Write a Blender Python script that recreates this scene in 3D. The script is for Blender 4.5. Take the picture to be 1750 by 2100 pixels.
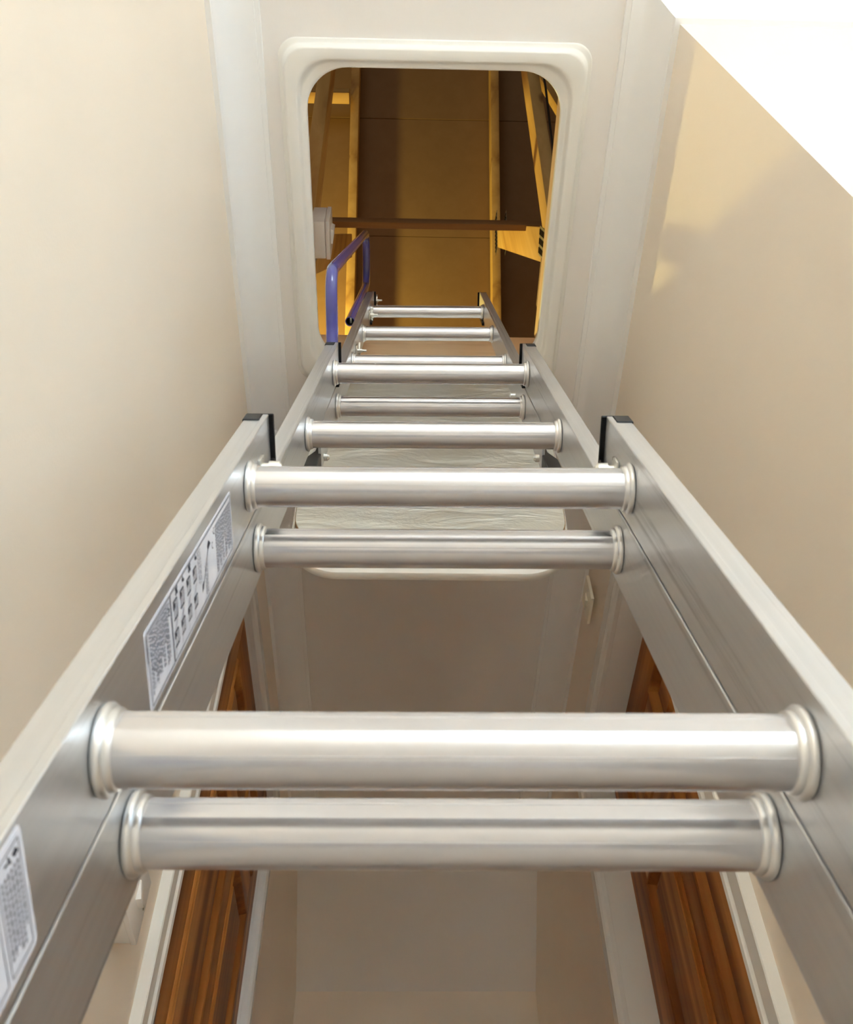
import bpy, bmesh, math, random
from mathutils import Vector, Matrix

sc = bpy.context.scene
for o in list(bpy.data.objects):
    bpy.data.objects.remove(o)
C = sc.collection
random.seed(7)

# ------------------------------------------------------------------ dimensions (metres)
WL, WR = -0.345, 0.463          # passage walls
CEIL = 2.4
CORNER_Y = 0.352                # outside corner where the right wall turns away
END_Y = 3.287
SLOPE_Y, SLOPE_T = 2.89, math.tan(math.radians(37.6))
END_Z = CEIL - (END_Y - SLOPE_Y) * SLOPE_T
LAND_X, LAND_Y = 2.75, -5.0    # landing behind the camera
HX0, HX1, HY0, HY1 = -0.189, 0.286, 0.451, 1.056

# ------------------------------------------------------------------ camera
cam_d = bpy.data.cameras.new('camera')
cam_d.sensor_fit = 'HORIZONTAL'
cam_d.lens = 18.0
cam_d.sensor_width = 18.0 * 1750.0 / 1994.2
cam_d.clip_start = 0.01
cam_d.dof.use_dof = True
cam_d.dof.focus_distance = 1.25
cam_d.dof.aperture_fstop = 13.0
cam = bpy.data.objects.new('camera', cam_d)
C.objects.link(cam)
CAM = Vector((0.0, 0.0, 0.5))
Rv = Vector((0.99967273, -0.02282697, -0.01154846))
Uv = Vector((-0.01092826, -0.78922249, 0.61401012))
Fv = Vector((0.02313029, 0.61368297, 0.78921366))
cam.matrix_world = Matrix(((Rv.x, Uv.x, -Fv.x, CAM.x), (Rv.y, Uv.y, -Fv.y, CAM.y),
                           (Rv.z, Uv.z, -Fv.z, CAM.z), (0, 0, 0, 1)))
sc.camera = cam

# ------------------------------------------------------------------ view, world, large lights
sc.view_settings.view_transform = 'Standard'
sc.view_settings.look = 'None'
sc.view_settings.gamma = 1.0
sc.view_settings.use_curve_mapping = False
sc.view_settings.exposure = 0.2

sc.cycles.max_bounces = 24
sc.cycles.diffuse_bounces = 16
sc.cycles.glossy_bounces = 8

w = bpy.data.worlds.new('sky'); sc.world = w
w.use_nodes = True
wn = w.node_tree.nodes; wl_ = w.node_tree.links
bg = wn['Background']
bg.inputs['Color'].default_value = (0.75, 0.86, 1.0, 1)
bg.inputs['Strength'].default_value = 1.0

def area_light(name, loc, rot, sx, sy, energy, col):
    d = bpy.data.lights.new(name, 'AREA')
    d.shape = 'RECTANGLE'; d.size = sx; d.size_y = sy; d.energy = energy; d.color = col
    o = bpy.data.objects.new(name, d); C.objects.link(o)
    o.location = loc; o.rotation_euler = rot
    return o
# daylight through unseen landing windows; the side window is added as fill
area_light('window_daylight', (1.32, LAND_Y + 0.03, 1.42), (math.radians(90), 0, math.radians(180)), 1.9, 1.7, 900.0, (0.65, 0.845, 1.0))
area_light('side_window_fill', (LAND_X - 0.03, -1.05, 1.50), (0, math.radians(90), 0), 1.5, 1.9, 21.0, (0.64, 0.84, 1.0))
# bulb of the loft, beyond the left truss
ld = bpy.data.lights.new('loft_bulb', 'POINT'); ld.energy = 60.0; ld.color = (1.0, 0.78, 0.22); ld.shadow_soft_size = 0.04
lo = bpy.data.objects.new('loft_bulb', ld); C.objects.link(lo); lo.location = (-0.75, 1.85, 3.55)

# ------------------------------------------------------------------ materials
def new_mat(name):
    m = bpy.data.materials.new(name); m.use_nodes = True
    nt = m.node_tree; b = nt.nodes['Principled BSDF']
    return m, nt, b
def link(nt, a, b): nt.links.new(a, b)
def coords(nt, scale=(1, 1, 1), kind='Object'):
    tc = nt.nodes.new('ShaderNodeTexCoord'); mp = nt.nodes.new('ShaderNodeMapping')
    mp.inputs['Scale'].default_value = scale
    link(nt, tc.outputs[kind], mp.inputs['Vector']); return mp.outputs['Vector']
def noise(nt, vec, scale, detail=3.0, rough=0.5, dist=0.0):
    n = nt.nodes.new('ShaderNodeTexNoise')
    n.inputs['Scale'].default_value = scale; n.inputs['Detail'].default_value = detail
    n.inputs['Roughness'].default_value = rough; n.inputs['Distortion'].default_value = dist
    link(nt, vec, n.inputs['Vector']); return n.outputs['Fac']
def ramp(nt, fac, stops):
    r = nt.nodes.new('ShaderNodeValToRGB'); cr = r.color_ramp
    while len(cr.elements) < len(stops): cr.elements.new(0.5)
    for e, (p, c) in zip(cr.elements, stops):
        e.position = p; e.color = (*c, 1) if len(c) == 3 else c
    link(nt, fac, r.inputs['Fac']); return r.outputs['Color']
def bump(nt, b, h, strength=0.1, dist=0.001):
    n = nt.nodes.new('ShaderNodeBump'); n.inputs['Strength'].default_value = strength
    n.inputs['Distance'].default_value = dist
    link(nt, h, n.inputs['Height']); link(nt, n.outputs['Normal'], b.inputs['Normal'])
def paint(name, col, rough, bump_scale=180.0, bump_s=0.15, var=0.03, spec=0.5):
    m, nt, b = new_mat(name)
    v = coords(nt)
    f = noise(nt, v, 2.5, 3)
    c2 = tuple(x * (1 - var) for x in col)
    link(nt, ramp(nt, f, [(0.3, c2), (0.7, col)]), b.inputs['Base Color'])
    b.inputs['Roughness'].default_value = rough
    b.inputs['Specular IOR Level'].default_value = spec
    bump(nt, b, noise(nt, v, bump_scale, 2), bump_s, 0.0008)
    return m
M = {}
M['wall'] = paint('cream_emulsion', (0.885, 0.80, 0.695), 0.75, 220, 0.2, 0.03, 0.3)
M['ceiling'] = paint('white_ceiling_paint', (0.86, 0.835, 0.815), 0.8, 160, 0.15, 0.02, 0.3)
M['coving'] = paint('white_coving_paint', (0.89, 0.89, 0.89), 0.6, 60, 0.1, 0.02, 0.4)
M['gloss'] = paint('white_gloss_paint', (0.82, 0.81, 0.78), 0.25, 90, 0.03, 0.02)
M['hatch'] = paint('white_moulded_plastic', (0.84, 0.825, 0.785), 0.42, 400, 0.03, 0.01)
M['cream_plastic'] = paint('cream_plastic', (0.85, 0.80, 0.66), 0.35, 300, 0.02, 0.01)
M['white_plastic'] = paint('white_plastic', (0.86, 0.84, 0.82), 0.3, 300, 0.02, 0.01)
M['black_plastic'] = paint('black_plastic', (0.010, 0.009, 0.010), 0.42, 300, 0.05, 0.2, 0.22)
M['carpet'] = paint('beige_carpet', (0.78, 0.73, 0.675), 0.95, 500, 0.8, 0.2, 0.1)
M['cable'] = paint('black_cable', (0.01, 0.01, 0.01), 0.5)
M['print'] = paint('grey_black_print', (0.03, 0.03, 0.05), 0.5, 300, 0.0, 0.0)
M['print_soft'] = paint('grey_text_print', (0.12, 0.12, 0.16), 0.5, 300, 0.0, 0.0)

def metal(name, col, rough, stretch, streak=0.12, rvar=0.12, marks=True, metallic=1.0, bmp=0.02):
    m, nt, b = new_mat(name)
    v = coords(nt, stretch)
    f = noise(nt, v, 1.0, 6, 0.65)
    dark = tuple(x * (1 - streak) for x in col)
    base = ramp(nt, f, [(0.30, dark), (0.62, col)])
    if marks:
        v2 = coords(nt, tuple(0.22 * s for s in stretch))
        f2 = noise(nt, v2, 1.0, 8, 0.75, 0.6)
        mk = ramp(nt, f2, [(0.34, (0.42, 0.42, 0.42)), (0.43, (1, 1, 1))])
        mx = nt.nodes.new('ShaderNodeMixRGB'); mx.blend_type = 'MULTIPLY'; mx.inputs['Fac'].default_value = 0.7
        link(nt, base, mx.inputs['Color1']); link(nt, mk, mx.inputs['Color2']); base = mx.outputs['Color']
    link(nt, base, b.inputs['Base Color'])
    b.inputs['Metallic'].default_value = metallic
    mr = nt.nodes.new('ShaderNodeMapRange')
    mr.inputs['To Min'].default_value = rough - rvar / 2; mr.inputs['To Max'].default_value = rough + rvar / 2
    link(nt, f, mr.inputs['Value']); link(nt, mr.outputs['Result'], b.inputs['Roughness'])
    if bmp: bump(nt, b, f, bmp, 0.0003)
    return m
ALU = (0.68, 0.69, 0.71)
M['alu_stile'] = metal('extruded_aluminium_stile', ALU, 0.32, (300, 300, 4), 0.08, metallic=0.90)
M['alu_rung'] = metal('extruded_aluminium_rung', (0.70, 0.70, 0.725), 0.25, (1.5, 140, 140), 0.03, 0.03, marks=False, metallic=0.9, bmp=0)
M['alu_collar'] = metal('cast_aluminium_collar', (0.80, 0.80, 0.80), 0.30, (25, 25, 25), 0.05, 0.04, False, 0.9, 0)
M['zinc'] = metal('zinc_plated_steel', (0.80, 0.80, 0.76), 0.28, (60, 60, 60), 0.15, 0.1, False)
M['steel_dark'] = metal('dull_galvanised_steel', (0.38, 0.37, 0.33), 0.5, (90, 90, 90), 0.4, 0.1, False)
M['bronze'] = metal('antique_bronze', (0.16, 0.13, 0.11), 0.35, (60, 60, 60), 0.3, 0.1, False)

def foil_mat():
    m, nt, b = new_mat('silver_insulation_foil')
    v = coords(nt, (5, 9, 16))
    f = noise(nt, v, 1.3, 5, 0.62, 0.8)
    f2 = noise(nt, coords(nt), 4.0, 3)
    link(nt, ramp(nt, f2, [(0.3, (0.62, 0.62, 0.57)), (0.7, (0.78, 0.77, 0.71))]), b.inputs['Base Color'])
    b.inputs['Metallic'].default_value = 0.75; b.inputs['Roughness'].default_value = 0.42
    bump(nt, b, f, 0.8, 0.006)
    return m
M['foil'] = foil_mat()

def wood(name, c_dark, c_mid, c_light, axis, rough=0.5, ring=9.0, knots=False, spec=0.4):
    m, nt, b = new_mat(name)
    s = [26.0, 26.0, 26.0]; s['xyz'.index(axis)] = 1.6
    v = coords(nt, s)
    f = noise(nt, v, 1.0, 6, 0.6, 0.9)
    s2 = [5.0, 5.0, 5.0]; s2['xyz'.index(axis)] = 0.5
    g = noise(nt, coords(nt, s2), 1.0, 2, 0.5, 0.4)
    mth = nt.nodes.new('ShaderNodeMath'); mth.operation = 'MULTIPLY'; mth.inputs[1].default_value = ring
    link(nt, g, mth.inputs[0])
    fr = nt.nodes.new('ShaderNodeMath'); fr.operation = 'PINGPONG'; fr.inputs[1].default_value = 1.0
    link(nt, mth.outputs[0], fr.inputs[0])
    mix = nt.nodes.new('ShaderNodeMath'); mix.operation = 'MULTIPLY_ADD'
    link(nt, fr.outputs[0], mix.inputs[0]); mix.inputs[1].default_value = 0.4
    hf = nt.nodes.new('ShaderNodeMath'); hf.operation = 'MULTIPLY'; hf.inputs[1].default_value = 0.6
    link(nt, f, hf.inputs[0]); link(nt, hf.outputs[0], mix.inputs[2])
    col = ramp(nt, mix.outputs[0], [(0.18, c_dark), (0.45, c_mid), (0.8, c_light)])
    if knots:
        vo = nt.nodes.new('ShaderNodeTexVoronoi'); s3 = [9.0, 9.0, 9.0]; s3['xyz'.index(axis)] = 2.6
        vo.inputs['Scale'].default_value = 1.0
        link(nt, coords(nt, s3), vo.inputs['Vector'])
        kc = ramp(nt, vo.outputs['Distance'], [(0.06, (0.28, 0.16, 0.09)), (0.13, (1, 1, 1))])
        mx = nt.nodes.new('ShaderNodeMixRGB'); mx.blend_type = 'MULTIPLY'; mx.inputs['Fac'].default_value = 0.9
        link(nt, col, mx.inputs['Color1']); link(nt, kc, mx.inputs['Color2']); col = mx.outputs['Color']
    link(nt, col, b.inputs['Base Color'])
    b.inputs['Roughness'].default_value = rough; b.inputs['Specular IOR Level'].default_value = spec
    bump(nt, b, f, 0.12, 0.0008)
    return m
DOOR = ((0.120, 0.031, 0.005), (0.300, 0.100, 0.020), (0.560, 0.245, 0.066))
M['door_z'] = wood('varnished_pine_upright', *DOOR, 'z', 0.45, spec=0.1)
M['door_y'] = wood('varnished_pine_crosswise', *DOOR, 'y', 0.45, spec=0.1)
PINE = ((0.36, 0.19, 0.052), (0.58, 0.36, 0.105), (0.72, 0.49, 0.17))
M['shaded_pine_x'] = wood('shade_darkened_pine_x', (0.10, 0.055, 0.022), (0.19, 0.105, 0.040), (0.27, 0.16, 0.065), 'x', 0.75, 6)  # pine darkened in colour to stand for shade on the brace board
M['pine_x'] = wood('rough_pine_x', *PINE, 'x', 0.7, 6, True)
M['pine_y'] = wood('rough_pine_y', *PINE, 'y', 0.7, 6, True)
M['pine_z'] = wood('rough_pine_z', *PINE, 'z', 0.7, 6, True)
LIN = ((0.55, 0.36, 0.20), (0.72, 0.51, 0.31), (0.82, 0.62, 0.41))
M['lining_x'] = wood('planed_lining_x', *LIN, 'x', 0.6, 5)
M['lining_y'] = wood('planed_lining_y', *LIN, 'y', 0.6, 5)
def speckle(name, a, b_, c, scale, rough=0.85):
    m, nt, b = new_mat(name)
    f = noise(nt, coords(nt), scale, 4, 0.7)
    link(nt, ramp(nt, f, [(0.3, a), (0.5, b_), (0.7, c)]), b.inputs['Base Color'])
    b.inputs['Roughness'].default_value = rough
    bump(nt, b, f, 0.3, 0.001); return m
M['chip'] = speckle('chipboard', (0.20, 0.11, 0.04), (0.42, 0.26, 0.11), (0.60, 0.42, 0.22), 260)
M['sarking'] = speckle('brown_roof_board', (0.245, 0.150, 0.062), (0.26, 0.162, 0.068), (0.275, 0.173, 0.075), 14)
def tube_mat():
    m, nt, b = new_mat('blue_enamelled_steel')
    f = noise(nt, coords(nt), 12, 3)
    link(nt, ramp(nt, f, [(0.3, (0.050, 0.050, 0.22)), (0.7, (0.075, 0.075, 0.30))]), b.inputs['Base Color'])
    b.inputs['Roughness'].default_value = 0.16; b.inputs['Coat Weight'].default_value = 0.6
    b.inputs['Coat Roughness'].default_value = 0.05
    return m
M['blue'] = tube_mat()
def paper():
    m, nt, b = new_mat('glossy_sticker_paper')
    f = noise(nt, coords(nt), 60, 2)
    link(nt, ramp(nt, f, [(0.3, (0.74, 0.76, 0.86)), (0.7, (0.80, 0.82, 0.90))]), b.inputs['Base Color'])
    b.inputs['Roughness'].default_value = 0.22; return m
M['paper'] = paper()
def glass():
    m, nt, b = new_mat('window_glass')
    f = noise(nt, coords(nt), 3, 1)
    link(nt, ramp(nt, f, [(0.2, (0.97, 0.99, 1)), (0.8, (1, 1, 1))]), b.inputs['Base Color'])
    b.inputs['Transmission Weight'].default_value = 1.0; b.inputs['Roughness'].default_value = 0.0
    return m
M['glass'] = glass()

# ------------------------------------------------------------------ mesh helpers
class MB:
    def __init__(self): self.v = []; self.f = []
    def add(self, vs, fs):
        n = len(self.v); self.v += [tuple(x) for x in vs]; self.f += [tuple(i + n for i in f) for f in fs]
        return self
    def box(self, x0, x1, y0, y1, z0, z1):
        vs = [(x, y, z) for x in (x0, x1) for y in (y0, y1) for z in (z0, z1)]
        return self.add(vs, [(0, 1, 3, 2), (4, 6, 7, 5), (0, 4, 5, 1), (2, 3, 7, 6), (0, 2, 6, 4), (1, 5, 7, 3)])
    def prism(self, poly, axis, a0, a1):
        def pt(u, v, a): return {'x': (a, u, v), 'y': (u, a, v), 'z': (u, v, a)}[axis]
        n = len(poly)
        vs = [pt(u, v, a0) for u, v in poly] + [pt(u, v, a1) for u, v in poly]
        fs = [tuple(range(n)), tuple(range(2 * n - 1, n - 1, -1))]
        fs += [(i, (i + 1) % n, n + (i + 1) % n, n + i) for i in range(n)]
        return self.add(vs, fs)
    def rings(self, rings, cap0=False, cap1=False, closed=True):
        n = len(rings[0]); vs = [p for r in rings for p in r]; fs = []
        for k in range(len(rings) - 1):
            for i in range(n if closed else n - 1):
                j = (i + 1) % n
                fs.append((k * n + i, k * n + j, (k + 1) * n + j, (k + 1) * n + i))
        if cap0: fs.append(tuple(range(n - 1, -1, -1)))
        if cap1: fs.append(tuple(range((len(rings) - 1) * n, len(rings) * n)))
        return self.add(vs, fs)
    def tube(self, path, r, n=16, cap=True):
        path = [Vector(p) for p in path]; rs = []
        up = None
        for i, p in enumerate(path):
            t = (path[min(i + 1, len(path) - 1)] - path[max(i - 1, 0)]).normalized()
            if up is None:
                up = t.orthogonal().normalized()
            up = (up - t * up.dot(t)).normalized()
            s = t.cross(up); rr = r[i] if isinstance(r, (list, tuple)) else r
            rs.append([p + (up * math.cos(a) + s * math.sin(a)) * rr for a in [2 * math.pi * k / n for k in range(n)]])
        return self.rings(rs, cap, cap)
    def lathe(self, prof, axis, c, n=24):
        """prof: (a, r) along axis through point c"""
        rs = []
        for a, r in prof:
            ring = []
            for k in range(n):
                u, v = r * math.cos(2 * math.pi * k / n), r * math.sin(2 * math.pi * k / n)
                ring.append({'x': (c[0] + a, c[1] + u, c[2] + v), 'y': (c[0] + u, c[1] + a, c[2] + v),
                             'z': (c[0] + u, c[1] + v, c[2] + a)}[axis])
            rs.append(ring)
        return self.rings(rs, True, True)
    def beam(self, a, b, w, h, xdir):
        """rectangular bar from a to b; w along xdir, h across"""
        a, b, xdir = Vector(a), Vector(b), Vector(xdir)
        t = (b - a).normalized(); x = (xdir - t * xdir.dot(t)).normalized(); s = t.cross(x)
        def sec(p): return [p + x * (i * w / 2) + s * (j * h / 2) for i, j in ((-1, -1), (1, -1), (1, 1), (-1, 1))]
        return self.rings([sec(a), sec(b)], True, True)
    def build(self, name, mat, parent=None, origin=(0, 0, 0), bevel=0.0, smooth=True, ang=32, bseg=2):
        me = bpy.data.meshes.new(name)
        bm = bmesh.new()
        o = Vector(origin)
        vv = [bm.verts.new(Vector(p) - o) for p in self.v]
        for f in self.f:
            try: bm.faces.new([vv[i] for i in f])
            except ValueError: pass
        bmesh.ops.recalc_face_normals(bm, faces=bm.faces)
        if bevel > 0:
            es = [e for e in bm.edges if len(e.link_faces) == 2 and e.calc_face_angle(0) > math.radians(35)]
            bmesh.ops.bevel(bm, geom=es, offset=bevel, segments=bseg, affect='EDGES', profile=0.5, clamp_overlap=True)
        if smooth:
            for f in bm.faces: f.smooth = True
            for e in bm.edges:
                if len(e.link_faces) == 2 and e.calc_face_angle(0) > math.radians(ang): e.smooth = False
        bm.to_mesh(me); bm.free()
        me.materials.append(M[mat] if isinstance(mat, str) else mat)
        ob = bpy.data.objects.new(name, me); C.objects.link(ob)
        if parent is not None: ob.parent = parent
        else: ob.location = o
        return ob
def tag(o, label, cat, group=None, kind=None):
    if label: o['label'] = label
    if cat: o['category'] = cat
    if group: o['group'] = group
    if kind: o['kind'] = kind
    return o
def empty(name, loc, label, cat, group=None, kind=None, matrix=None):
    e = bpy.data.objects.new(name, None); C.objects.link(e); e.empty_display_size = 0.1
    if matrix is not None: e.matrix_world = matrix
    else: e.location = loc
    return tag(e, label, cat, group, kind)
def copy_part(src, parent, loc=None):
    c = src.copy(); C.objects.link(c); c.parent = parent
    if loc is not None: c.location = loc
    return c
def rrect(x0, x1, y0, y1, r, n=10):
    pts = []
    for cx, cy, a0 in ((x1 - r, y0 + r, -90), (x1 - r, y1 - r, 0), (x0 + r, y1 - r, 90), (x0 + r, y0 + r, 180)):
        for k in range(n + 1):
            a = math.radians(a0 + 90.0 * k / n); pts.append((cx + r * math.cos(a), cy + r * math.sin(a)))
    return pts

# ================================================================== THE SETTING
# floor
tag(MB().box(WL - 0.1, LAND_X + 0.1, LAND_Y - 0.1, END_Y + 0.1, -0.05, 0.0).build('floor', 'carpet'),
    'beige carpet floor under the ladder', 'floor', kind='structure')
# ceiling with the hatch hole: one plaster board
m = MB()
T0, T1 = CEIL, CEIL + 0.013
cx0, cx1, cy0, cy1 = HX0 - 0.012, HX1 + 0.012, HY0 - 0.012, HY1 + 0.012
m.box(WL - 0.1, LAND_X + 0.1, LAND_Y - 0.1, cy0, T0, T1)
m.box(WL - 0.1, cx0, cy0, cy1, T0, T1)
m.box(cx1, LAND_X + 0.1, cy0, cy1, T0, T1)
m.box(WL - 0.1, LAND_X + 0.1, cy1, SLOPE_Y, T0, T1)
tag(m.build('ceiling', 'ceiling', smooth=False), 'white plaster ceiling around the loft hatch', 'ceiling', kind='structure')
# sloping end of the ceiling
sl = [(SLOPE_Y, CEIL), (END_Y + 0.1, CEIL - (END_Y + 0.1 - SLOPE_Y) * SLOPE_T),
      (END_Y + 0.1, CEIL + 0.02 - (END_Y + 0.1 - SLOPE_Y) * SLOPE_T), (SLOPE_Y + 0.003, CEIL + 0.02)]
tag(MB().prism(sl, 'x', WL - 0.1, WR + 0.1).build('ceiling_slope', 'ceiling', smooth=False),
    'sloping white ceiling at the dark end of the passage', 'ceiling', kind='structure')

# door openings
LY0, LY1, LZ = 1.345, 2.180, 2.062      # left door opening
RY0, RY1, RZ = 1.225, 1.990, 2.005      # right door opening
TH = 0.14
def wall_with_opening(name, x0, x1, ya, yb, oy0, oy1, oz, label):
    m = MB()
    m.box(x0, x1, ya, oy0, 0, CEIL); m.box(x0, x1, oy1, yb, 0, CEIL); m.box(x0, x1, oy0, oy1, oz, CEIL)
    return tag(m.build(name, 'wall', smooth=False), label, 'wall', kind='structure')
wall_with_opening('wall_left', WL - TH, WL, LAND_Y - 0.1, END_Y, LY0 - 0.02, LY1 + 0.02, LZ + 0.02,
                  'long cream wall beside the ladder, light switch and door on it')
wall_with_opening('wall_right', WR, WR + TH, CORNER_Y, END_Y, RY0 - 0.02, RY1 + 0.02, RZ + 0.02,
                  'cream passage wall ending in an outside corner')
tag(MB().box(WR + TH, LAND_X + 0.1, CORNER_Y, CORNER_Y + TH, 0, CEIL).build('wall_return', 'wall', smooth=False),
    'brightly lit wall turning away at the outside corner', 'wall', kind='structure')
tag(MB().box(WL - TH, WR + TH, END_Y, END_Y + 0.1, 0, END_Z + 0.02).build('wall_end', 'wall', smooth=False),
    'low end wall of the passage below the sloping ceiling', 'wall', kind='structure')
def window_wall(name, wname, axis, c, sgn, a0, a1, u0, u1, v0, v1, label, wlabel):
    """wall plane at coordinate c (inner face), outside towards sgn; a0..a1 wall span, u0..u1 x v0..v1 the opening"""
    def bx(mb, d0, d1, ua, ub, za, zb):
        d = sorted((c + sgn * d0, c + sgn * d1))
        return mb.box(d[0], d[1], ua, ub, za, zb) if axis == 'x' else mb.box(ua, ub, d[0], d[1], za, zb)
    m = MB()
    bx(m, 0, 0.1, a0, u0, 0, CEIL); bx(m, 0, 0.1, u1, a1, 0, CEIL); bx(m, 0, 0.1, u0, u1, 0, v0); bx(m, 0, 0.1, u0, u1, v1, CEIL)
    tag(m.build(name, 'wall', smooth=False), label, 'wall', kind='structure')
    um = 0.5 * (u0 + u1)
    win = empty(wname, (c, um, v0) if axis == 'x' else (um, c, v0), wlabel, 'window', kind='structure'); wo = win.location.copy()
    m = MB()
    for a, b in ((u0, u0 + 0.05), (u1 - 0.05, u1)): bx(m, 0.02, 0.08, a, b, v0, v1)
    for a, b in ((v0, v0 + 0.05), (v1 - 0.05, v1)): bx(m, 0.02, 0.08, u0 + 0.05, u1 - 0.05, a, b)
    m.build('window_frame', 'gloss', win, wo, 0.003)
    bx(MB(), 0.025, 0.075, um - 0.025, um + 0.025, v0 + 0.05, v1 - 0.05).build('mullion', 'gloss', win, wo, 0.003)
    for a, b in ((u0 + 0.05, um - 0.025), (um + 0.025, u1 - 0.05)):
        bx(MB(), 0.048, 0.052, a, b, v0 + 0.05, v1 - 0.05).build('pane', 'glass', win, wo)
window_wall('wall_landing', 'window_2', 'x', LAND_X, 1, LAND_Y, CORNER_Y, -2.02, -0.08, 0.72, 2.28,  # unseen side window, added to throw more light on the left wall
            'cream side wall of the landing behind the viewer', 'added white framed window, out of view in the side wall of the landing')
window_wall('wall_back', 'window_1', 'y', LAND_Y, -1, WL, LAND_X, 0.35, 2.29, 0.55, 2.29,
            'back wall of the landing behind the viewer', 'white framed window in the back wall of the landing')

# coving: profile (distance from wall, height below ceiling) swept along a path with mitres
CV = [(0, 0.0817), (0.0095, 0.0817), (0.0105, 0.0755)]
for k in range(0, 13):
    a = math.radians(90.0 * k / 12)
    CV.append((0.0720 - 0.0610 * math.cos(a), 0.0750 - 0.0650 * math.sin(a)))
CV += [(0.0722, 0.0070), (0.0810, 0.0066), (0.0817, 0.0055), (0.0817, 0.0)]
def coving(name, path, side, label):
    """path of wall-line points; side=+1 puts the profile on the left of travel"""
    P = [Vector(p) for p in path]; rs = []
    for i, p in enumerate(P):
        d0 = (P[i] - P[i - 1]).normalized() if i > 0 else (P[1] - P[0]).normalized()
        d1 = (P[i + 1] - P[i]).normalized() if i < len(P) - 1 else d0
        n0 = Vector((-d0.y, d0.x)) * side; n1 = Vector((-d1.y, d1.x)) * side
        b = (n0 + n1).normalized(); k = 1.0 / max(0.2, b.dot(n0))
        rs.append([(p.x + b.x * k * d, p.y + b.y * k * d, CEIL - h) for d, h in CV] + [(p.x, p.y, CEIL)])
    return tag(MB().rings(rs, True, True).build(name, 'coving', ang=25), label, 'coving', kind='structure')
coving('trim_1', [(WL, LAND_Y), (WL, SLOPE_Y - 0.02)], -1, 'white concave coving along the top of the long cream wall')
coving('trim_2', [(LAND_X, CORNER_Y), (WR, CORNER_Y), (WR, SLOPE_Y - 0.02)], 1,
       'white concave coving mitred round the outside corner')

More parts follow.
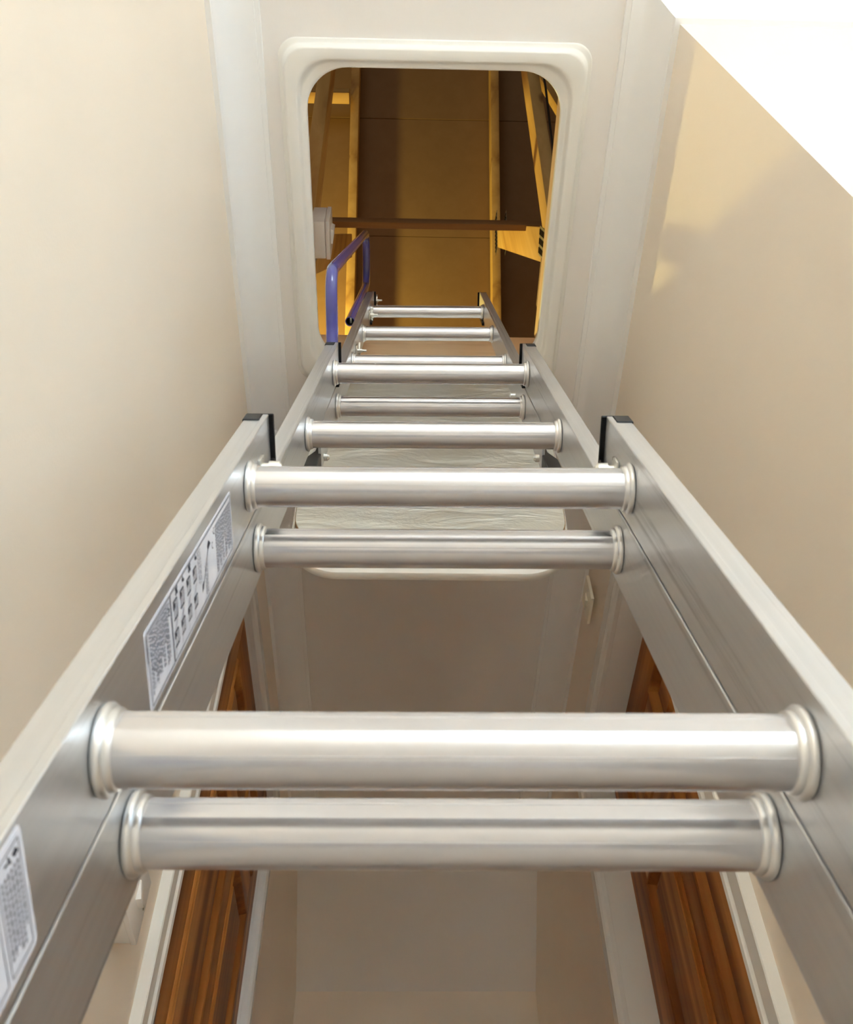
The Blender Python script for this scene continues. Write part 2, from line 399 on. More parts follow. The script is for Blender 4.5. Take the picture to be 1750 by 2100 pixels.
# ------------------------------------------------------------------ doors
def six_panel_door(name, xf, sgn, y0, y1, zt, ya, yb, yc, yd, label, arch_w, xwall, handle):
    """xf: face plane of the leaf; sgn: direction from leaf to passage (+1 = towards +x). columns ya..yb and yc..yd"""
    e = empty(name, (xf, 0.5 * (y0 + y1), 0), label, 'door', kind='structure'); o = e.location.copy()
    t = 0.04
    def X(d): return xf + sgn * d            # d>0 towards the passage
    def bx(mb, d0, d1, *r): return mb.box(min(X(d0), X(d1)), max(X(d0), X(d1)), *r)
    zs = [0.008, 0.235, 0.80, 0.99, zt - 0.370, zt - 0.280, zt - 0.120, zt - 0.004]
    # stiles and muntin
    for a, b in ((y0, ya), (yd, y1)):
        bx(MB(), -t, 0, a, b, zs[0], zs[7]).build('stile', 'door_z', e, o, 0.0012)
    for z0, z1 in ((zs[1], zs[2]), (zs[3], zs[4]), (zs[5], zs[6])):
        bx(MB(), -t, 0, yb, yc, z0, z1).build('muntin', 'door_z', e, o, 0.0012)
    for z0, z1 in ((zs[0], zs[1]), (zs[2], zs[3]), (zs[4], zs[5]), (zs[6], zs[7])):
        bx(MB(), -t, 0, ya, yd, z0, z1).build('rail', 'door_y', e, o, 0.0012)
    # raised and fielded panels with their moulding
    for c0, c1 in ((ya, yb), (yc, yd)):
        for z0, z1 in ((zs[1], zs[2]), (zs[3], zs[4]), (zs[5], zs[6])):
            def ring(off, d):
                return [(X(d), c0 + off, z0 + off), (X(d), c1 - off, z0 + off), (X(d), c1 - off, z1 - off), (X(d), c0 + off, z1 - off)]
            MB().rings([ring(0, -0.030), ring(0, 0.001), ring(0.003, 0.0045), ring(0.007, 0.003), ring(0.011, -0.004), ring(0.0145, -0.013), ring(0.0160, -0.0145)],
                       ).build('panel_moulding', 'door_z', e, o, ang=20)
            MB().rings([ring(0.0158, -0.030), ring(0.0158, -0.0145), ring(0.020, -0.0145), ring(0.046, -0.0035), ring(0.0475, -0.0015)],
                       True, True).build('panel', 'door_z', e, o, ang=15)
    # lining boards
    dw = abs(xwall - xf)
    xo, xi = sorted((xwall, X(-t - 0.02)))
    xi2 = sorted((xwall, xwall - sgn * 0.12))
    for a, b in ((y0 - 0.022, y0 - 0.002), (y1 + 0.002, y1 + 0.022)):
        MB().box(xi2[0], xi2[1], a, b, 0, zt + 0.02).build('door_lining', 'gloss', e, o, 0.001)
    MB().box(xi2[0], xi2[1], y0 - 0.002, y1 + 0.002, zt, zt + 0.02).build('door_lining', 'gloss', e, o, 0.001)
    # architrave: profile (distance from the opening, thickness)
    A = [(0.0, 0.0), (0.0, 0.010), (0.004, 0.0165), (0.011, 0.0205), (0.019, 0.0195), (0.0235, 0.0150), (0.026, 0.0150),
         (0.028, 0.0172), (arch_w - 0.002, 0.0172), (arch_w, 0.0155), (arch_w, 0.0)]
    def XA(d): return xwall + sgn * d
    def sweep(p):                                  # p: (y, z, dir_y, dir_z) inner corner + outward mitre direction
        return [(XA(h), p[0] + p[2] * d, p[1] + p[3] * d) for d, h in A]
    yi0, yi1, zi = y0 - 0.002, y1 + 0.002, zt
    MB().rings([sweep((yi0, 0.0, -1, 0)), sweep((yi0, zi, -1, 1))], True, True).build('architrave', 'gloss', e, o, ang=25)
    MB().rings([sweep((yi1, 0.0, 1, 0)), sweep((yi1, zi, 1, 1))], True, True).build('architrave', 'gloss', e, o, ang=25)
    MB().rings([sweep((yi0, zi, -1, 1)), sweep((yi1, zi, 1, 1))], True, True).build('architrave', 'gloss', e, o, ang=25)
    if handle:
        yh = handle[0]; zh = handle[1]
        ph = MB().box(min(X(0), X(0.006)), max(X(0), X(0.006)), yh - 0.02, yh + 0.02, zh - 0.11, zh + 0.06).build('handle_plate', 'bronze', e, o, 0.002)
        pth = [(X(0.004), yh, zh), (X(0.030), yh, zh), (X(0.040), yh + 0.004, zh), (X(0.044), yh + 0.016, zh), (X(0.044), yh + 0.105, zh), (X(0.040), yh + 0.115, zh)]
        MB().tube(pth, [0.008, 0.008, 0.0085, 0.0085, 0.0075, 0.006], 14).build('lever', 'bronze', ph, o)
    return e
six_panel_door('door_1', WL - 0.006, 1, LY0, LY1 - 0.002, LZ, 1.520, 1.770, 1.855, 2.088,
               'varnished brown six-panel door beside the light switch, flush with the long wall', 0.056, WL, (1.405, 1.128))
six_panel_door('door_2', WR + 0.060, -1, RY0, RY1, RZ, 1.315, 1.550, 1.632, 1.868,
               'dark varnished six-panel door set back in a deep white lining', 0.062, WR, None)

# ================================================================== LOFT HATCH
hatch = empty('loft_hatch', (0.5 * (HX0 + HX1), HY1, CEIL), 'white moulded loft hatch with rounded opening and foil-backed door hanging open', 'loft hatch')
ho = hatch.location.copy()
def hring(o_, z):
    r = 0.078 + (0.036 - 0.078) * max(0, min(1, o_ / 0.040))
    return [(x, y, z) for x, y in rrect(HX0 - o_, HX1 + o_, HY0 - o_, HY1 + o_, r, 12)]
m = MB()
m.rings([hring(0.0035, 2.412), hring(0.0, 2.409), hring(0.0, 2.3965), hring(0.0010, 2.3946), hring(0.0030, 2.3938), hring(0.0090, 2.3935),
         hring(0.0108, 2.3928), hring(0.0125, 2.3900), hring(0.0150, 2.3830), hring(0.0168, 2.3806), hring(0.0190, 2.3798), hring(0.0340, 2.3796),
         hring(0.0358, 2.3802), hring(0.0372, 2.3820), hring(0.0398, 2.3900), hring(0.0405, 2.3935), hring(0.0420, 2.3955), hring(0.0465, 2.3962), hring(0.0482, 2.3975), hring(0.0488, 2.4)])
m.build('hatch_frame', 'hatch', hatch, ho, ang=50)
# hanging door: coordinates x, s (down from the hinge), n (towards the ladder)
TA = math.radians(5.6); HG = Vector((0, 1.072, 2.384)); TXC = 0.0487
def td(x, s, n):
    return (TXC + x, HG.y + s * math.sin(TA) - n * math.cos(TA), HG.z - s * math.cos(TA) - n * math.sin(TA))
TL, TW = 0.616, 0.252
def tring(o_, n, r=0.088):
    return [td(x, s, n) for x, s in rrect(-TW + o_, TW - o_, o_, TL - o_, max(0.02, r - o_), 12)]
trap = MB().rings([tring(0.030, -0.014), tring(0.004, -0.012), tring(0.0, -0.008), tring(0.0, 0.006), tring(0.0015, 0.0085), tring(0.0045, 0.0085),
                   tring(0.006, 0.006), tring(0.008, 0.0015), tring(0.030, 0.0)], True, True).build('trapdoor', 'hatch', hatch, ho, ang=45)
# foil-faced insulation slab on it
def fring(o_, n, r=0.058, s1=0.552):
    return [td(x, s, n) for x, s in rrect(-0.2465 + o_, 0.2465 - o_, 0.002 + o_, s1 - o_, max(0.01, r - o_), 10)]
MB().rings([fring(0.001, 0.0005), fring(0.0, 0.022), fring(0.0012, 0.0238)], True, False).build('slab_edge', 'chip', trap, ho, ang=40)
foil_r = [fring(0.0005, 0.0225), fring(0.0018, 0.0248)]
MB().rings(foil_r, False, True).build('foil_sheet', 'foil', trap, ho, ang=40)
# torn strip of foil along the hinge
rt = []
rb_ = []
nseg = 46
for i in range(nseg + 1):
    x = -0.205 + 0.41 * i / nseg
    s_top = -0.006 + 0.012 * math.sin(i * 0.55) * math.sin(i * 0.21 + 1) + random.uniform(-0.004, 0.004)
    rt.append((x, s_top)); rb_.append((x, 0.06))
vs = [td(x, s, 0.0255) for x, s in rt] + [td(x, s, 0.0255) for x, s in rb_] + [td(x, s, 0.0270 + random.uniform(0, .003)) for x, s in rt] + [td(x, s, 0.0262) for x, s in rb_]
n1 = nseg + 1
fs = []
for i in range(nseg):
    fs += [(i, i + 1, n1 + i + 1, n1 + i), (2 * n1 + i, 3 * n1 + i, 3 * n1 + i + 1, 2 * n1 + i + 1), (i, 2 * n1 + i, 2 * n1 + i + 1, i + 1), (n1 + i, n1 + i + 1, 3 * n1 + i + 1, 3 * n1 + i)]
MB().add(vs, fs).build('foil_tape', 'foil', trap, ho)
for x in (-0.17, 0.17):
    MB().lathe([(-0.03, 0.006), (0.03, 0.006)], 'x', (TXC + x, HG.y + 0.004, HG.z + 0.004), 12).build('hinge', 'zinc', hatch, ho)

# timber upstand round the opening, above the ceiling
ups = empty('hatch_upstand', (0.05, HY1, 2.414), 'pale timber and chipboard upstand framing the hatch inside the loft', 'timber frame')
uo = ups.location.copy()
LB = CEIL + 0.0135
MB().box(-0.30, 0.40, HY1 + 0.012, HY1 + 0.04, LB, 2.506).build('lining_board', 'lining_x', ups, uo, 0.0015)
MB().box(-0.30, 0.40, HY1 + 0.022, HY1 + 0.30, 2.5065, 2.5245).build('chipboard_edge', 'chip', ups, uo, 0.001)
MB().box(-0.30, 0.40, HY1 + 0.027, HY1 + 0.065, 2.525, 2.572).build('batten', 'lining_x', ups, uo, 0.002)
MB().box(0.301, 0.330, HY0 - 0.02, HY1 + 0.011, LB, 2.555).build('lining_board', 'lining_y', ups, uo, 0.0015)
MB().box(0.3015, 0.352, 0.885, 1.000, 2.5555, 2.5735).build('chipboard_edge', 'chip', ups, uo, 0.001)
MB().box(-0.262, -0.232, HY0 - 0.02, HY1 + 0.011, LB, 2.500).build('lining_board', 'lining_y', ups, uo, 0.0015)
MB().box(-0.262, 0.330, HY0 - 0.049, HY0 - 0.021, LB, 2.500).build('lining_board', 'lining_x', ups, uo, 0.0015)
# loft floor either side, closing the loft from the room below
m = MB()
m.box(-2.2, -0.264, -0.8, 3.0, 2.482, 2.50)
m.box(0.402, 2.4, -0.8, 3.0, 2.482, 2.50)
m.box(-0.264, 0.402, -0.8, HY0 - 0.051, 2.482, 2.50)
m.box(-0.264, 0.402, HY1 + 0.302, 3.0, 2.482, 2.50)
tag(m.build('floor_loft', 'chip', smooth=False), 'chipboard loft floor above the ceiling', 'floor', kind='structure')

# ------------------------------------------------------------------ roof
RT = math.tan(math.radians(50.0))
def raf_z(y): return 4.52 - RT * (y - 1.456)          # underside of the rafters
RDEP = 0.105                                           # vertical offset from rafter underside to boards
cosr, sinr = math.cos(math.radians(50)), math.sin(math.radians(50))
roof = empty('ceiling_roof', (0.07, 3.2, 2.5), 'brown roof boarding behind the rafters, seen through the hatch', 'roof', kind='structure')
ro = roof.location.copy()
# boards along the slope; t measured down the slope from the ridge at y = 0.15
y_r = 0.10
z_r = raf_z(y_r) + RDEP / cosr
def rp(x, t, h): return (x, y_r + t * cosr + h * sinr, z_r - t * sinr + h * cosr)
rows = [0.0, 0.62, 1.24, 1.80, 2.36, 2.92, 3.48, 4.2]
cols = [-2.0, -0.83, -0.23, 0.37, 0.97, 2.2]
for i in range(len(rows) - 1):
    for j in range(len(cols) - 1):
        g = 0.0015; h0 = random.uniform(0, 0.003)
        a, b, c, d = cols[j] + g, cols[j + 1] - g, rows[i] + g, rows[i + 1] - g
        vs = [rp(x, t, h) for h in (h0, h0 + 0.012) for x, t in ((a, c), (b, c), (b, d), (a, d))]
        MB().add(vs, [(0, 1, 2, 3), (4, 7, 6, 5), (0, 4, 5, 1), (1, 5, 6, 2), (2, 6, 7, 3), (3, 7, 4, 0)]).build('roof_board', 'sarking', roof, ro, smooth=False)
# felt over the boards and the other slope, so no daylight leaks in
m = MB()
vs = [rp(x, t, h) for h in (0.018, 0.022) for x, t in ((-2.2, -0.05), (2.4, -0.05), (2.4, 4.3), (-2.2, 4.3))]
m.add(vs, [(0, 1, 2, 3), (4, 7, 6, 5), (0, 4, 5, 1), (1, 5, 6, 2), (2, 6, 7, 3), (3, 7, 4, 0)])
m.prism([(y_r + 0.05, z_r + 0.05), (-3.0, z_r - 3.0 * RT * 0.85), (-3.0, z_r - 3.0 * RT * 0.85 + 0.03), (y_r + 0.05, z_r + 0.09)], 'x', -2.2, 2.4)
for x in (-2.2, 2.4): m.box(x - 0.02, x, -3.0, 3.6, 2.50, z_r + 0.1)
m.build('roof_felt', 'sarking', roof, ro, smooth=False)

TRX = {'left': (-0.247, -0.212), 'right': (0.353, 0.388)}
def truss(x0, x1, post, web, plate, name_label):
    xc = 0.5 * (x0 + x1); wd = x1 - x0
    e = empty('roof_truss', (xc, 1.0, 2.5), name_label, 'roof truss', 'timber trusses seen through the hatch'); o = e.location.copy()
    ya, yb = 0.14, 3.15
    nrm = Vector((0, sinr, cosr)); hh = RDEP - 0.006
    pa = Vector((xc, ya, raf_z(ya))) + nrm * (hh / 2); pb = Vector((xc, yb, raf_z(yb))) + nrm * (hh / 2)
    MB().beam(pa, pb, wd, hh, (1, 0, 0)).build('rafter', 'pine_y', e, o, 0.0015)
    MB().beam(post[0] if post[0][0] else (xc,) + post[0][1:], post[1], wd, 0.078, (1, 0, 0)).build('strut', 'pine_z', e, o, 0.0015)
    MB().beam(web[0], web[1], wd, 0.088, (1, 0, 0)).build('web', 'pine_z', e, o, 0.0015)
    for (yy, zz, a, ww, hh2) in plate:
        c = Vector((0, yy, zz)); d = Vector((0, math.cos(a), math.sin(a)))
        for xs in (x0 - 0.0012, x1 + 0.0002):
            p = MB().beam(c + Vector((xs + 0.0005, 0, 0)) - d * ww / 2, c + Vector((xs + 0.0005, 0, 0)) + d * ww / 2, 0.001, hh2, (1, 0, 0)).build('nail_plate', 'steel_dark', e, o)
            mm = MB()
            k = d.cross(Vector((1, 0, 0)))
            for i in range(9):
                for j in range(3):
                    q = c + d * (ww * (i - 4) / 9.5) + k * (hh2 * (j - 1) / 3.2)
                    mm.beam(q + Vector((xs - 0.0008, 0, 0)) - d * ww * 0.018, q + Vector((xs - 0.0008, 0, 0)) + d * ww * 0.018, 0.003, hh2 * 0.2, (1, 0, 0))
            mm.build('plate_teeth', 'black_plastic', p, o)
    MB().box(x0 - wd - 0.0008, x0 - 0.0008, -0.6, 3.0, 2.5005, 2.595).build('bottom_chord', 'pine_y', e, o, 0.0015) if x0 < 0 else \
        MB().box(x1 + 0.0008, x1 + wd + 0.0008, -0.6, 3.0, 2.5005, 2.595).build('bottom_chord', 'pine_y', e, o, 0.0015)
    return e
xr = 0.3705; xl = -0.2295
# strut centre lines (near edge + 0.039)
truss(*TRX['right'], ((xr, 1.018, 2.56), (xr, 0.50, 4.79)), ((xr, 0.99, 2.90), (xr, 1.475, 4.165)),
      [(0.988, 2.90, math.radians(75), 0.17, 0.075), (1.478, 4.20, math.radians(-50), 0.16, 0.07)],
      'timber roof truss catching yellow light on its strut and nail plates')
truss(*TRX['left'], ((xl, 0.896, 2.56), (xl, 0.405, 4.79)), ((xl, 0.900, 2.60), (xl, 1.500, 4.10)),
      [(0.900, 2.66, math.radians(75), 0.12, 0.07)],
      'timber roof truss in brown shadow beside the white switch box')
tag(MB().box(-0.255, 0.62, 1.090, 1.109, 3.292, 3.328).build('brace_board', 'shaded_pine_x', None, (0.1, 1.1, 3.3), 0.0015),
    'thin brace board, shade put into its colour, running level across the trusses', 'timber board')
tag(MB().box(-0.95, -0.249, 1.12, 1.165, 4.79, 4.86).build('roof_batten', 'pine_x', None, (-0.6, 1.14, 4.82), 0.0015),
    'short orange-brown batten fixed between rafters near the ridge', 'timber board')
tag(MB().beam((0.49, 0.95, 4.75), (0.548, 0.95, 3.70), 0.035, 0.05, (0, 1, 0)).build('roof_brace', 'pine_z', None, (0.52, 0.95, 4.2), 0.0015),
    'slim diagonal brace in the dark corner behind the black cable', 'timber board')
tag(MB().tube([(0.392, 0.60, 3.95), (0.392, 0.715, 3.55), (0.393, 0.745, 3.44), (0.3925, 0.80, 3.28), (0.3925, 0.86, 3.08), (0.3925, 0.93, 2.78), (0.3925, 0.97, 2.60)], 0.0035, 8)
    .build('loft_cable', 'cable', None, (0.39, 0.8, 3.2)), 'black electric cable clipped down the lit truss strut', 'cable')

# surface switch on the left truss, facing across the hatch
sw = empty('loft_switch', (-0.211, 0.852, 2.572), 'white surface-mounted switch box fixed to the truss above the hatch', 'light switch')
so = sw.location.copy()
MB().box(-0.211, -0.181, 0.8095, 0.8955, 2.572, 2.658).build('back_box', 'white_plastic', sw, so, 0.002)
pl = MB().box(-0.1805, -0.1705, 0.808, 0.897, 2.5705, 2.6595).build('faceplate', 'white_plastic', sw, so, 0.002)
rk = MB().prism([(-0.1705, 0.836), (-0.1625, 0.840), (-0.1665, 0.870), (-0.1705, 0.871)], 'z', 2.598, 2.634)
rk.build('rocker', 'white_plastic', pl, so, 0.0006)

# ================================================================== WALL FITTINGS
def wall_switch(name, xw, sgn, y0, z0, dep, mat, label, rocker):
    e = empty(name, (xw, y0 + 0.042, z0), label, 'light switch'); o = e.location.copy()
    def b(d0, d1, *r): return MB().box(min(xw + sgn * d0, xw + sgn * d1), max(xw + sgn * d0, xw + sgn * d1), *r)
    if dep > 0.02:
        b(0.0003, dep - 0.008, y0 + 0.0015, y0 + 0.0825, z0 + 0.0015, z0 + 0.0825).build('back_box', mat, e, o, 0.0015)
    p = b(max(0.0003, dep - 0.0078), dep, y0, y0 + 0.084, z0, z0 + 0.084).build('faceplate', mat, e, o, 0.002)
    yc, zc = y0 + 0.042, z0 + 0.042
    hy, hz = rocker
    X = lambda d: xw + sgn * (dep + d)
    MB().prism([(X(-0.001), zc - hz), (X(0.0065), zc - hz + 0.001), (X(0.0015), zc + hz), (X(-0.001), zc + hz)], 'y', yc - hy, yc + hy).build('rocker', mat, p, o, 0.0005)
    for yy in (yc - 0.03, yc + 0.03):
        MB().lathe([(0.0, 0.0035), (sgn * 0.0008, 0.0035), (sgn * 0.0012, 0.0025)], 'x', (X(-0.0002), yy, zc), 14).build('screw', 'zinc', p, o)
    return e
wall_switch('light_switch', WL, 1, 1.052, 1.106, 0.030, 'white_plastic', 'white one-gang light switch on a raised box beside the brown door', (0.010, 0.013))
wall_switch('isolator_switch', WR, -1, 1.560, 2.180, 0.0195, 'cream_plastic', 'small cream switch plate high above the set-back door', (0.010, 0.015))

# ================================================================== THE LADDER
FX = Vector((0.99984688, -0.01438627, -0.00996273)); FN = Vector((0.01048842, 0.94840224, -0.31689617)); FD = Vector((0.01400763, 0.31674316, 0.94840791))
LO = Vector((0.0118469, 0, 0)) + CAM
P0, Q0 = -0.455, 0.19                # base of the ladder in (along, across) coordinates
lb = LO + FN * Q0 + FD * P0
ladder = empty('loft_ladder', None, 'three-section aluminium loft ladder leaning up through the open hatch', 'ladder',
               matrix=Matrix(((FX.x, FN.x, FD.x, lb.x), (FX.y, FN.y, FD.y, lb.y), (FX.z, FN.z, FD.z, lb.z), (0, 0, 0, 1))))
def LB_(mb, name, mat, parent=None, **k):      # mesh given in (x, q, p)
    return mb.build(name, mat, parent or ladder, (0, Q0, P0), **k)
HW = 0.11765
def stile(side, q0, q1, p0, p1):
    a, bq = q0, q1
    prof = [(0, a), (0.0042, a), (0.0042, a + 0.0012), (0.0155, a + 0.0012), (0.0155, a + 0.0036), (0.0034, a + 0.0036),
            (0.0034, bq - 0.0036), (0.0155, bq - 0.0036), (0.0155, bq - 0.0012), (0.0042, bq - 0.0012), (0.0042, bq), (0, bq)]
    poly = [(side * (HW + u), q) for u, q in prof]
    return LB_(MB().prism(poly, 'z', p0, p1), 'stile', 'alu_stile', bevel=0.0005, bseg=1, ang=30)
SEC = [dict(q=(0.1610, 0.2072), p=(-0.432, 0.660), r=[-0.2931, -0.0059, 0.2813, 0.5685], qc=0.1841),
       dict(q=(0.2088, 0.2550), p=(-0.020, 1.243), r=[0.0125, 0.2997, 0.5869, 0.8741, 1.1613], qc=0.2319),
       dict(q=(0.2566, 0.3028), p=(1.000, 2.208), r=[1.1911, 1.4783, 1.7655, 2.0527], qc=0.2797)]
# rung profile in (q, p): round in front and below with two extrusion ridges
def rung_profile():
    pts = []
    n = 40
    for k in range(n):
        a = 2 * math.pi * k / n
        r = 0.01275
        c, s = math.cos(a), math.sin(a)
        rr = r / max(1.0, (abs(s) ** 1.0) * 1.0) 
        q, p_ = rr * c, rr * s
        if p_ > 0.0108: p_ = 0.0108                 # flat tread on top
        if q < -0.0116: q = -0.0116                 # slightly flattened front
        pts.append((q, p_))
    return pts
RP = rung_profile()
def make_rung(q, p_):
    m = MB()
    m.prism([(q + a, p_ + b) for a, b in RP], 'x', -HW - 0.002, HW + 0.002)
    r = LB_(m, 'rung', 'alu_rung', ang=22)
    # fine extruded ridges on the front of the rung
    mm = MB()
    for ang_ in (170, 246):
        a = math.radians(ang_)
        cq, cp = 0.01262 * math.cos(a), 0.01262 * math.sin(a)
        cq = max(cq, -0.01150)
        mm.tube([(-HW + 0.001, q + cq, p_ + cp), (HW - 0.001, q + cq, p_ + cp)], 0.00032, 6)
    LB_(mm, 'extrusion_ridge', 'alu_rung', r)
    for sd in (-1, 1):
        prof = [(0.0002, 0.0126), (0.0002, 0.0152), (0.0010, 0.0160), (0.0022, 0.0161), (0.0032, 0.0154), (0.0037, 0.0142), (0.0044, 0.0142),
                (0.0056, 0.0140), (0.0062, 0.0134), (0.0064, 0.0120)]
        cm = MB().lathe([(-sd * a, rr) for a, rr in prof], 'x', (sd * HW, q, p_), 36)
        LB_(cm, 'collar', 'alu_collar', r, ang=60)
    return r
first = None
for si, S in enumerate(SEC):
    for sd in (-1, 1):
        stile(sd, *S['q'], *S['p'])
    for pr in S['r']:
        if first is None:
            first = make_rung(S['qc'], pr); fq, fp = S['qc'], pr
        else:
            r = copy_part(first, ladder, (0, S['qc'] - fq, pr - fp))
            for ch in first.children:
                copy_part(ch, r)
# feet of the bottom section
for sd in (-1, 1):
    x0, x1 = sorted((sd * (HW - 0.002), sd * (HW + 0.018)))
    LB_(MB().box(x0, x1, 0.158, 0.210, -0.446, -0.395), 'rubber_foot', 'black_plastic', bevel=0.003)

def bolt(parent, sd, q, p_, length=0.012, r=0.0042, plate=0.0085):
    """zinc plate, washer and domed bolt on the inner face of a stile"""
    b_ = LB_(MB().box(min(sd * HW, sd * (HW - 0.0022)), max(sd * HW, sd * (HW - 0.0022)), q - plate, q + plate, p_ - plate, p_ + plate),
             'bolt_plate', 'zinc', parent, bevel=0.0008)
    a0 = 0.0022
    LB_(MB().lathe([(-sd * a0, r * 0.8), (-sd * (a0 + 0.004), r * 0.8), (-sd * (a0 + 0.0042), r * 1.15), (-sd * (a0 + length - 0.002), r * 1.1), (-sd * (a0 + length), r * 0.6)],
                   'x', (sd * HW, q, p_), 16), 'bolt', 'zinc', parent, ang=40)
# black end caps with latch brackets at the tops of the lower two sections
for si in (0, 1):
    S = SEC[si]; qa, qb = S['q']; pt = S['p'][1]
    for sd in (-1, 1):
        poly = [(sd * (HW + 0.0046), pt - 0.013), (sd * (HW + 0.0162), pt - 0.013), (sd * (HW + 0.0162), pt + 0.004), (sd * (HW - 0.0032), pt + 0.004), (sd * (HW - 0.0032), pt + 0.001), (sd * (HW + 0.0046), pt + 0.001)]
        cap = LB_(MB().prism(poly, 'y', qa + 0.0003, qb - 0.0008), 'end_cap', 'black_plastic', bevel=0.0006, bseg=1)
        LB_(MB().box(min(sd * (HW - 0.0002), sd * (HW - 0.0030)), max(sd * (HW - 0.0002), sd * (HW - 0.0030)), qb - 0.0145, qb - 0.0005, pt - 0.021, pt + 0.001), 'cap_tongue', 'black_plastic', cap, bevel=0.0005, bseg=1)
        LB_(MB().prism([(qb - 0.0145, pt - 0.0215), (qb - 0.0005, pt - 0.0215), (qb - 0.0005, pt - 0.058), (qb - 0.0150, pt - 0.058), (qb - 0.0175, pt - 0.052), (qb - 0.0175, pt - 0.026)],
                       'x', sd * (HW - 0.0002), sd * (HW - 0.0046)), 'latch_bracket', 'black_plastic', cap, bevel=0.0006, bseg=1)
        LB_(MB().lathe([(0, 0.0048), (-sd * 0.0025, 0.0048), (-sd * 0.0034, 0.0032)], 'x', (sd * (HW - 0.0046), qb - 0.0085, pt - 0.043), 16), 'pivot', 'black_plastic', cap, ang=40)
        bolt(cap, sd, qb - 0.0215, pt - 0.047, 0.0125, 0.0042, 0.0075)
# slim top brackets of the top section
S = SEC[2]; qa, qb = S['q']; pt = S['p'][1]
for sd in (-1, 1):
    cap = LB_(MB().box(min(sd * (HW - 0.004), sd * (HW + 0.0158)), max(sd * (HW - 0.004), sd * (HW + 0.0158)), qa + 0.001, qb - 0.001, pt, pt + 0.004), 'end_cap', 'black_plastic', bevel=0.0006, bseg=1)
    LB_(MB().prism([(qb - 0.010, pt + 0.001), (qb, pt + 0.001), (qb, pt - 0.19), (qb - 0.006, pt - 0.19), (qb - 0.008, pt - 0.10)], 'x', sd * (HW - 0.0002), sd * (HW - 0.0045)), 'latch_bracket', 'black_plastic', cap, bevel=0.0005, bseg=1)
    # bottom guide shoes of the top section
    poly = [(sd * (HW + 0.0005), 1.075), (sd * (HW + 0.008), 1.075), (sd * (HW + 0.008), 1.012), (sd * (HW + 0.0155), 0.985), (sd * (HW + 0.0155), 0.900), (sd * (HW + 0.0005), 0.900)]
    shoe = LB_(MB().prism(poly, 'y', qb - 0.016, qb + 0.002), 'guide_shoe', 'black_plastic', bevel=0.0008, bseg=1)
    LB_(MB().lathe([(0, 0.0042), (-sd * 0.004, 0.0042), (-sd * 0.0062, 0.0022)], 'x', (sd * (HW - 0.0015), qb - 0.010, 1.008), 14), 'bolt', 'zinc', shoe, ang=40)
    if sd == 1:
        LB_(MB().lathe([(0, 0.0042), (-sd * 0.007, 0.0042), (-sd * 0.009, 0.0022)], 'x', (sd * (HW - 0.0005), qb - 0.013, 1.30), 14), 'bolt', 'zinc', ang=40)

# handrail clamped outside the left stile of the top section
XR = -HW - 0.0155 - 0.0098
def arc(pts, r=0.035, n=8):
    """round the corners of a polyline in (q, p)"""
    out = [Vector(pts[0])]
    for i in range(1, len(pts) - 1):
        a, b, c = Vector(pts[i - 1]), Vector(pts[i]), Vector(pts[i + 1])
        d0, d1 = (a - b).normalized(), (c - b).normalized()
        rr = min(r, (a - b).length * 0.48, (c - b).length * 0.48)
        s0, s1 = b + d0 * rr, b + d1 * rr
        for k in range(n + 1):
            t = k / n; out.append(s0 * (1 - t) ** 2 + b * 2 * t * (1 - t) + s1 * t * t)
    out.append(Vector(pts[-1])); return out
path = arc([(0.2660, 1.28), (0.2560, 1.425), (0.2300, 1.4375), (0.1390, 1.440), (0.1410, 2.375), (0.2610, 2.372), (0.2640, 1.800)], 0.055, 10)
rail = LB_(MB().tube([(XR, q, p_) for q, p_ in path], 0.0088, 18, cap=False), 'handrail', 'blue', ang=70)
LB_(MB().tube([(XR, 0.2640, 1.800), (XR, 0.2640, 1.86)], 0.0074, 18, cap=False), 'rail_bore', 'black_plastic', rail, ang=70)
LB_(MB().rings([[(XR + r * math.cos(2 * math.pi * k / 18), 0.2640 + r * math.sin(2 * math.pi * k / 18), pz) for k in range(18)] for r, pz in ((0.0088, 1.7995), (0.0086, 1.7992), (0.0074, 1.7995), (0.0074, 1.803))]), 'rail_end', 'blue', rail, ang=70)
LB_(MB().box(XR - 0.0022, XR + 0.0022, 0.2635 - 0.0072, 0.2635 + 0.0072, 1.822, 1.826), 'rail_bolt', 'zinc', rail, bevel=0.0008)
for pz in (2.262, 1.983, 1.571):
    LB_(MB().box(-HW + 0.0002, -HW + 0.0030, 0.277 - 0.0095, 0.277 + 0.0095, pz - 0.0095, pz + 0.0095), 'washer_plate', 'zinc', rail, bevel=0.0008) if pz < 2.2 else \
        LB_(MB().box(-HW - 0.0042, -HW - 0.0012, 0.277 - 0.011, 0.277 + 0.011, pz - 0.014 - 0.05, pz + 0.014 - 0.05), 'washer_plate', 'zinc', rail, bevel=0.0008)
    pz_ = pz if pz < 2.2 else pz - 0.05
    cm = MB().lathe([(0.003, 0.0034), (0.010, 0.0034), (0.0102, 0.0022), (0.0175, 0.0020)], 'x', (-HW, 0.277, pz_), 14)
    LB_(cm, 'clamp_bolt', 'zinc', rail, ang=40)
    wing = MB()
    for s_ in (-1, 1):
        wing.prism([(0.277 + s_ * 0.002, pz_ - 0.002), (0.277 + s_ * 0.009, pz_ + 0.000), (0.277 + s_ * 0.0125, pz_ + 0.006), (0.277 + s_ * 0.010, pz_ + 0.008), (0.277 + s_ * 0.002, pz_ + 0.003)], 'x', -HW + 0.0045, -HW + 0.0075)
    LB_(wing, 'wing_nut', 'zinc', rail, bevel=0.0004, bseg=1)

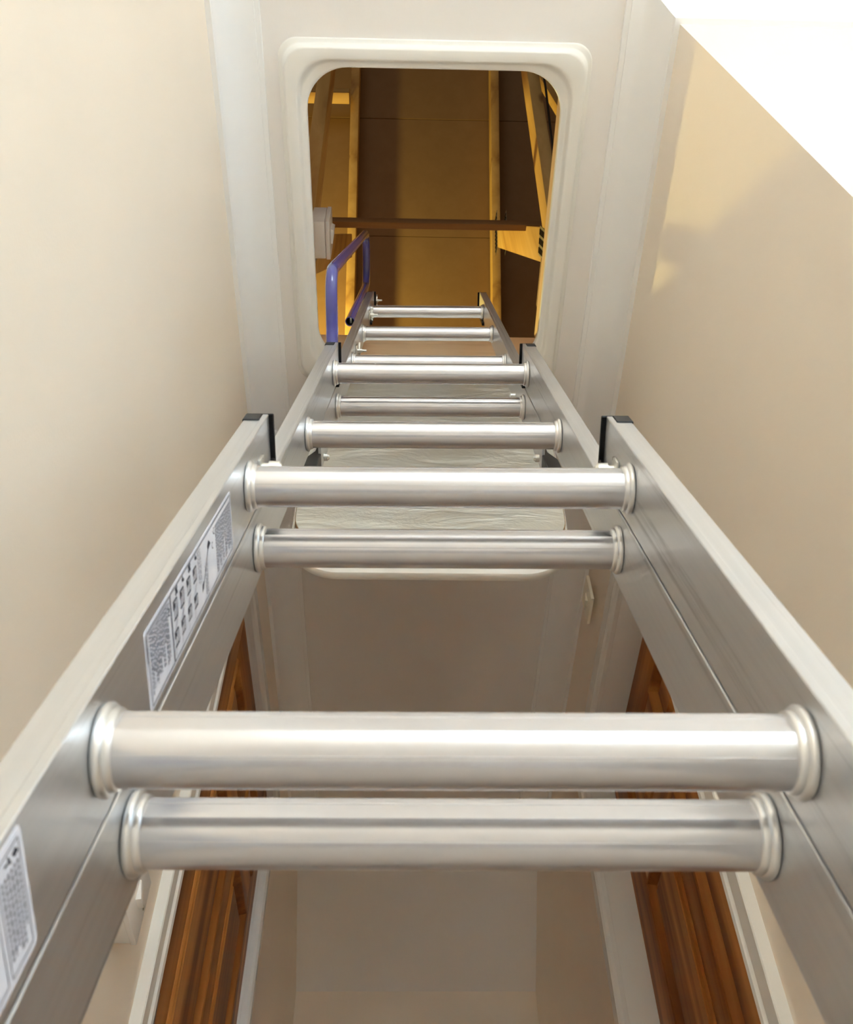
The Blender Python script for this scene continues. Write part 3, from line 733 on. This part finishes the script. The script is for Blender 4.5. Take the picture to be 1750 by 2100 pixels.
# ------------------------------------------------------------------ safety stickers on the left stile
XS = -HW + 0.00025
def quad(mb, q0, q1, p0, p1, dx=0.00014):
    mb.add([(XS + dx, q0, p0), (XS + dx, q1, p0), (XS + dx, q1, p1), (XS + dx, q0, p1)], [(0, 1, 2, 3)])
def line(mb, a, b, w, dx=0.00014):
    a, b = Vector(a), Vector(b); d = (b - a).normalized(); n = Vector((-d.y, d.x)) * w / 2
    pts = [a + n, b + n, b - n, a - n]
    mb.add([(XS + dx, p.x, p.y) for p in pts], [(0, 1, 2, 3)])
def poly2(mb, pts, dx=0.00016):
    mb.add([(XS + dx, a, b) for a, b in pts], [tuple(range(len(pts)))])
def words(mb, q0, q1, p0, p1, rows, h, ragged=0.6):
    """rows of illegible small print; each row runs across the sticker"""
    for i in range(rows):
        pc = p0 + (p1 - p0) * (i + 0.5) / rows
        q = q0; qe = q1 - (q1 - q0) * random.uniform(0, ragged if i % 3 == 2 else 0.12)
        while q < qe - 0.0004:
            wl2 = random.uniform(0.0008, 0.0026); e = min(q + wl2, qe)
            quad(mb, q, e, pc - h / 2, pc + h / 2); q = e + 0.00055
def sticker(q0, q1, p0, p1):
    m = MB()
    base = [(y, z) for y, z in rrect(q0, q1, p0, p1, 0.0018, 4)]
    m.prism(base, 'x', -HW + 0.00003, XS)
    return LB_(m, 'safety_sticker', 'paper', smooth=False)
def frame_lines(mb, q0, q1, p0, p1, w=0.0006):
    for a, b in (((q0, p0), (q1, p0)), ((q1, p0), (q1, p1)), ((q1, p1), (q0, p1)), ((q0, p1), (q0, p0))): line(mb, a, b, w)
q0, q1 = 0.1685, 0.2030
st = sticker(q0, q1, 0.336, 0.512)
dk, tx = MB(), MB()
a, b = q0 + 0.0016, q1 - 0.0016
frame_lines(dk, a, b, 0.3385, 0.3745); frame_lines(dk, a, b, 0.3755, 0.5095)
words(tx, a + 0.001, b - 0.003, 0.3405, 0.3700, 15, 0.0011)
quad(tx, a, a + 0.012, 0.3368, 0.3376)
# conformity letters
def arc_c(mb, cq, cp, r, bar):
    for k in range(8):
        t0, t1 = math.radians(60 + 30 * k), math.radians(60 + 30 * (k + 1))
        line(mb, (cq + r * math.sin(t0) * 1.0, cp + r * math.cos(t0)), (cq + r * math.sin(t1), cp + r * math.cos(t1)), 0.0006)
    if bar: line(mb, (cq - r, cp), (cq, cp), 0.0006)
arc_c(dk, a + 0.0035, 0.3720, 0.0013, False); arc_c(dk, a + 0.0065, 0.3720, 0.0013, True)
# pictogram grid: lean-to ladders with ticks and crosses
def picto(cq, cp, ok, sc_=1.0):
    s_ = 0.0042 * sc_
    quad(dk, cq - s_, cq + s_, cp + 0.0028, cp + 0.0036)
    line(dk, (cq - s_, cp + 0.0032), (cq - s_, cp - 0.0036), 0.0009)
    line(dk, (cq + s_, cp + 0.0032), (cq + s_, cp - 0.0036), 0.0009)
    for k in (-1, 0.4): line(dk, (cq - s_, cp + 0.002 * k), (cq + s_, cp + 0.002 * k), 0.0007)
    poly2(dk, [(cq - s_ * 0.9, cp - 0.0036), (cq - s_ * 0.1, cp - 0.0036), (cq - s_ * 0.2, cp - 0.0006), (cq - s_ * 0.7, cp - 0.0002)])
def tick(cq, cp):
    line(dk, (cq - 0.0014, cp + 0.0002), (cq, cp - 0.0016), 0.0014); line(dk, (cq, cp - 0.0016), (cq + 0.0008, cp + 0.0022), 0.0014)
def cross(cq, cp):
    line(dk, (cq - 0.0016, cp - 0.0018), (cq + 0.0016, cp + 0.0018), 0.0016); line(dk, (cq - 0.0016, cp + 0.0018), (cq + 0.0016, cp - 0.0018), 0.0016)
for i, cp in enumerate((0.3825, 0.3945, 0.4075, 0.4200)):
    (cross if i % 2 == 0 else tick)(a + 0.0024, cp + 0.0035)
    picto(a + 0.0095, cp, i % 2, 1.0 - 0.08 * i)
    line(tx, (a + 0.0145, cp + 0.003), (a + 0.0185, cp - 0.001), 0.0004); line(tx, (a + 0.0145, cp + 0.001), (a + 0.0185, cp - 0.003), 0.0004)
    picto(a + 0.0225, cp - 0.001, i % 2, 0.8 - 0.05 * i)
    line(tx, (a + 0.0265, cp - 0.003), (a + 0.030, cp - 0.0045), 0.0004)
line(dk, (a + 0.006, 0.453), (a + 0.022, 0.436), 0.0007)
poly2(dk, [(a + 0.0045, 0.452), (a + 0.0075, 0.456), (a + 0.009, 0.450), (a + 0.0065, 0.4485)])
poly2(dk, [(a + 0.020, 0.4385), (a + 0.0235, 0.4355), (a + 0.0245, 0.4325), (a + 0.0205, 0.4335)])
words(tx, a + 0.001, b - 0.012, 0.4265, 0.4340, 3, 0.0008); words(tx, a + 0.014, b - 0.001, 0.440, 0.447, 3, 0.0008)
arc_c(dk, a + 0.0045, 0.4655, 0.0016, False); arc_c(dk, a + 0.0105, 0.4605, 0.0016, False)
words(tx, a + 0.003, b - 0.001, 0.4680, 0.5080, 16, 0.0013)
LB_(tx, 'small_print', 'print_soft', st, smooth=False)['kind'] = 'stuff'; LB_(dk, 'pictograms', 'print', st, smooth=False)
st2 = sticker(0.1635, 0.2025, 0.060, 0.2155)
tx, dk = MB(), MB()
frame_lines(tx, 0.1660, 0.2000, 0.1990, 0.2130, 0.0005); frame_lines(tx, 0.1660, 0.2000, 0.064, 0.1965, 0.0005)
words(tx, 0.1715, 0.1990, 0.2000, 0.2122, 6, 0.0011, 0.3)
poly2(dk, [(0.1675, 0.2110), (0.1695, 0.2124), (0.1700, 0.2098), (0.1682, 0.2085)])
line(dk, (0.1672, 0.2060), (0.1702, 0.2075), 0.0008); line(dk, (0.1685, 0.2035), (0.1690, 0.2068), 0.0008)
words(tx, 0.1680, 0.1985, 0.070, 0.1930, 36, 0.0018)
LB_(tx, 'small_print', 'print_soft', st2, smooth=False)['kind'] = 'stuff'; LB_(dk, 'pictograms', 'print', st2, smooth=False)
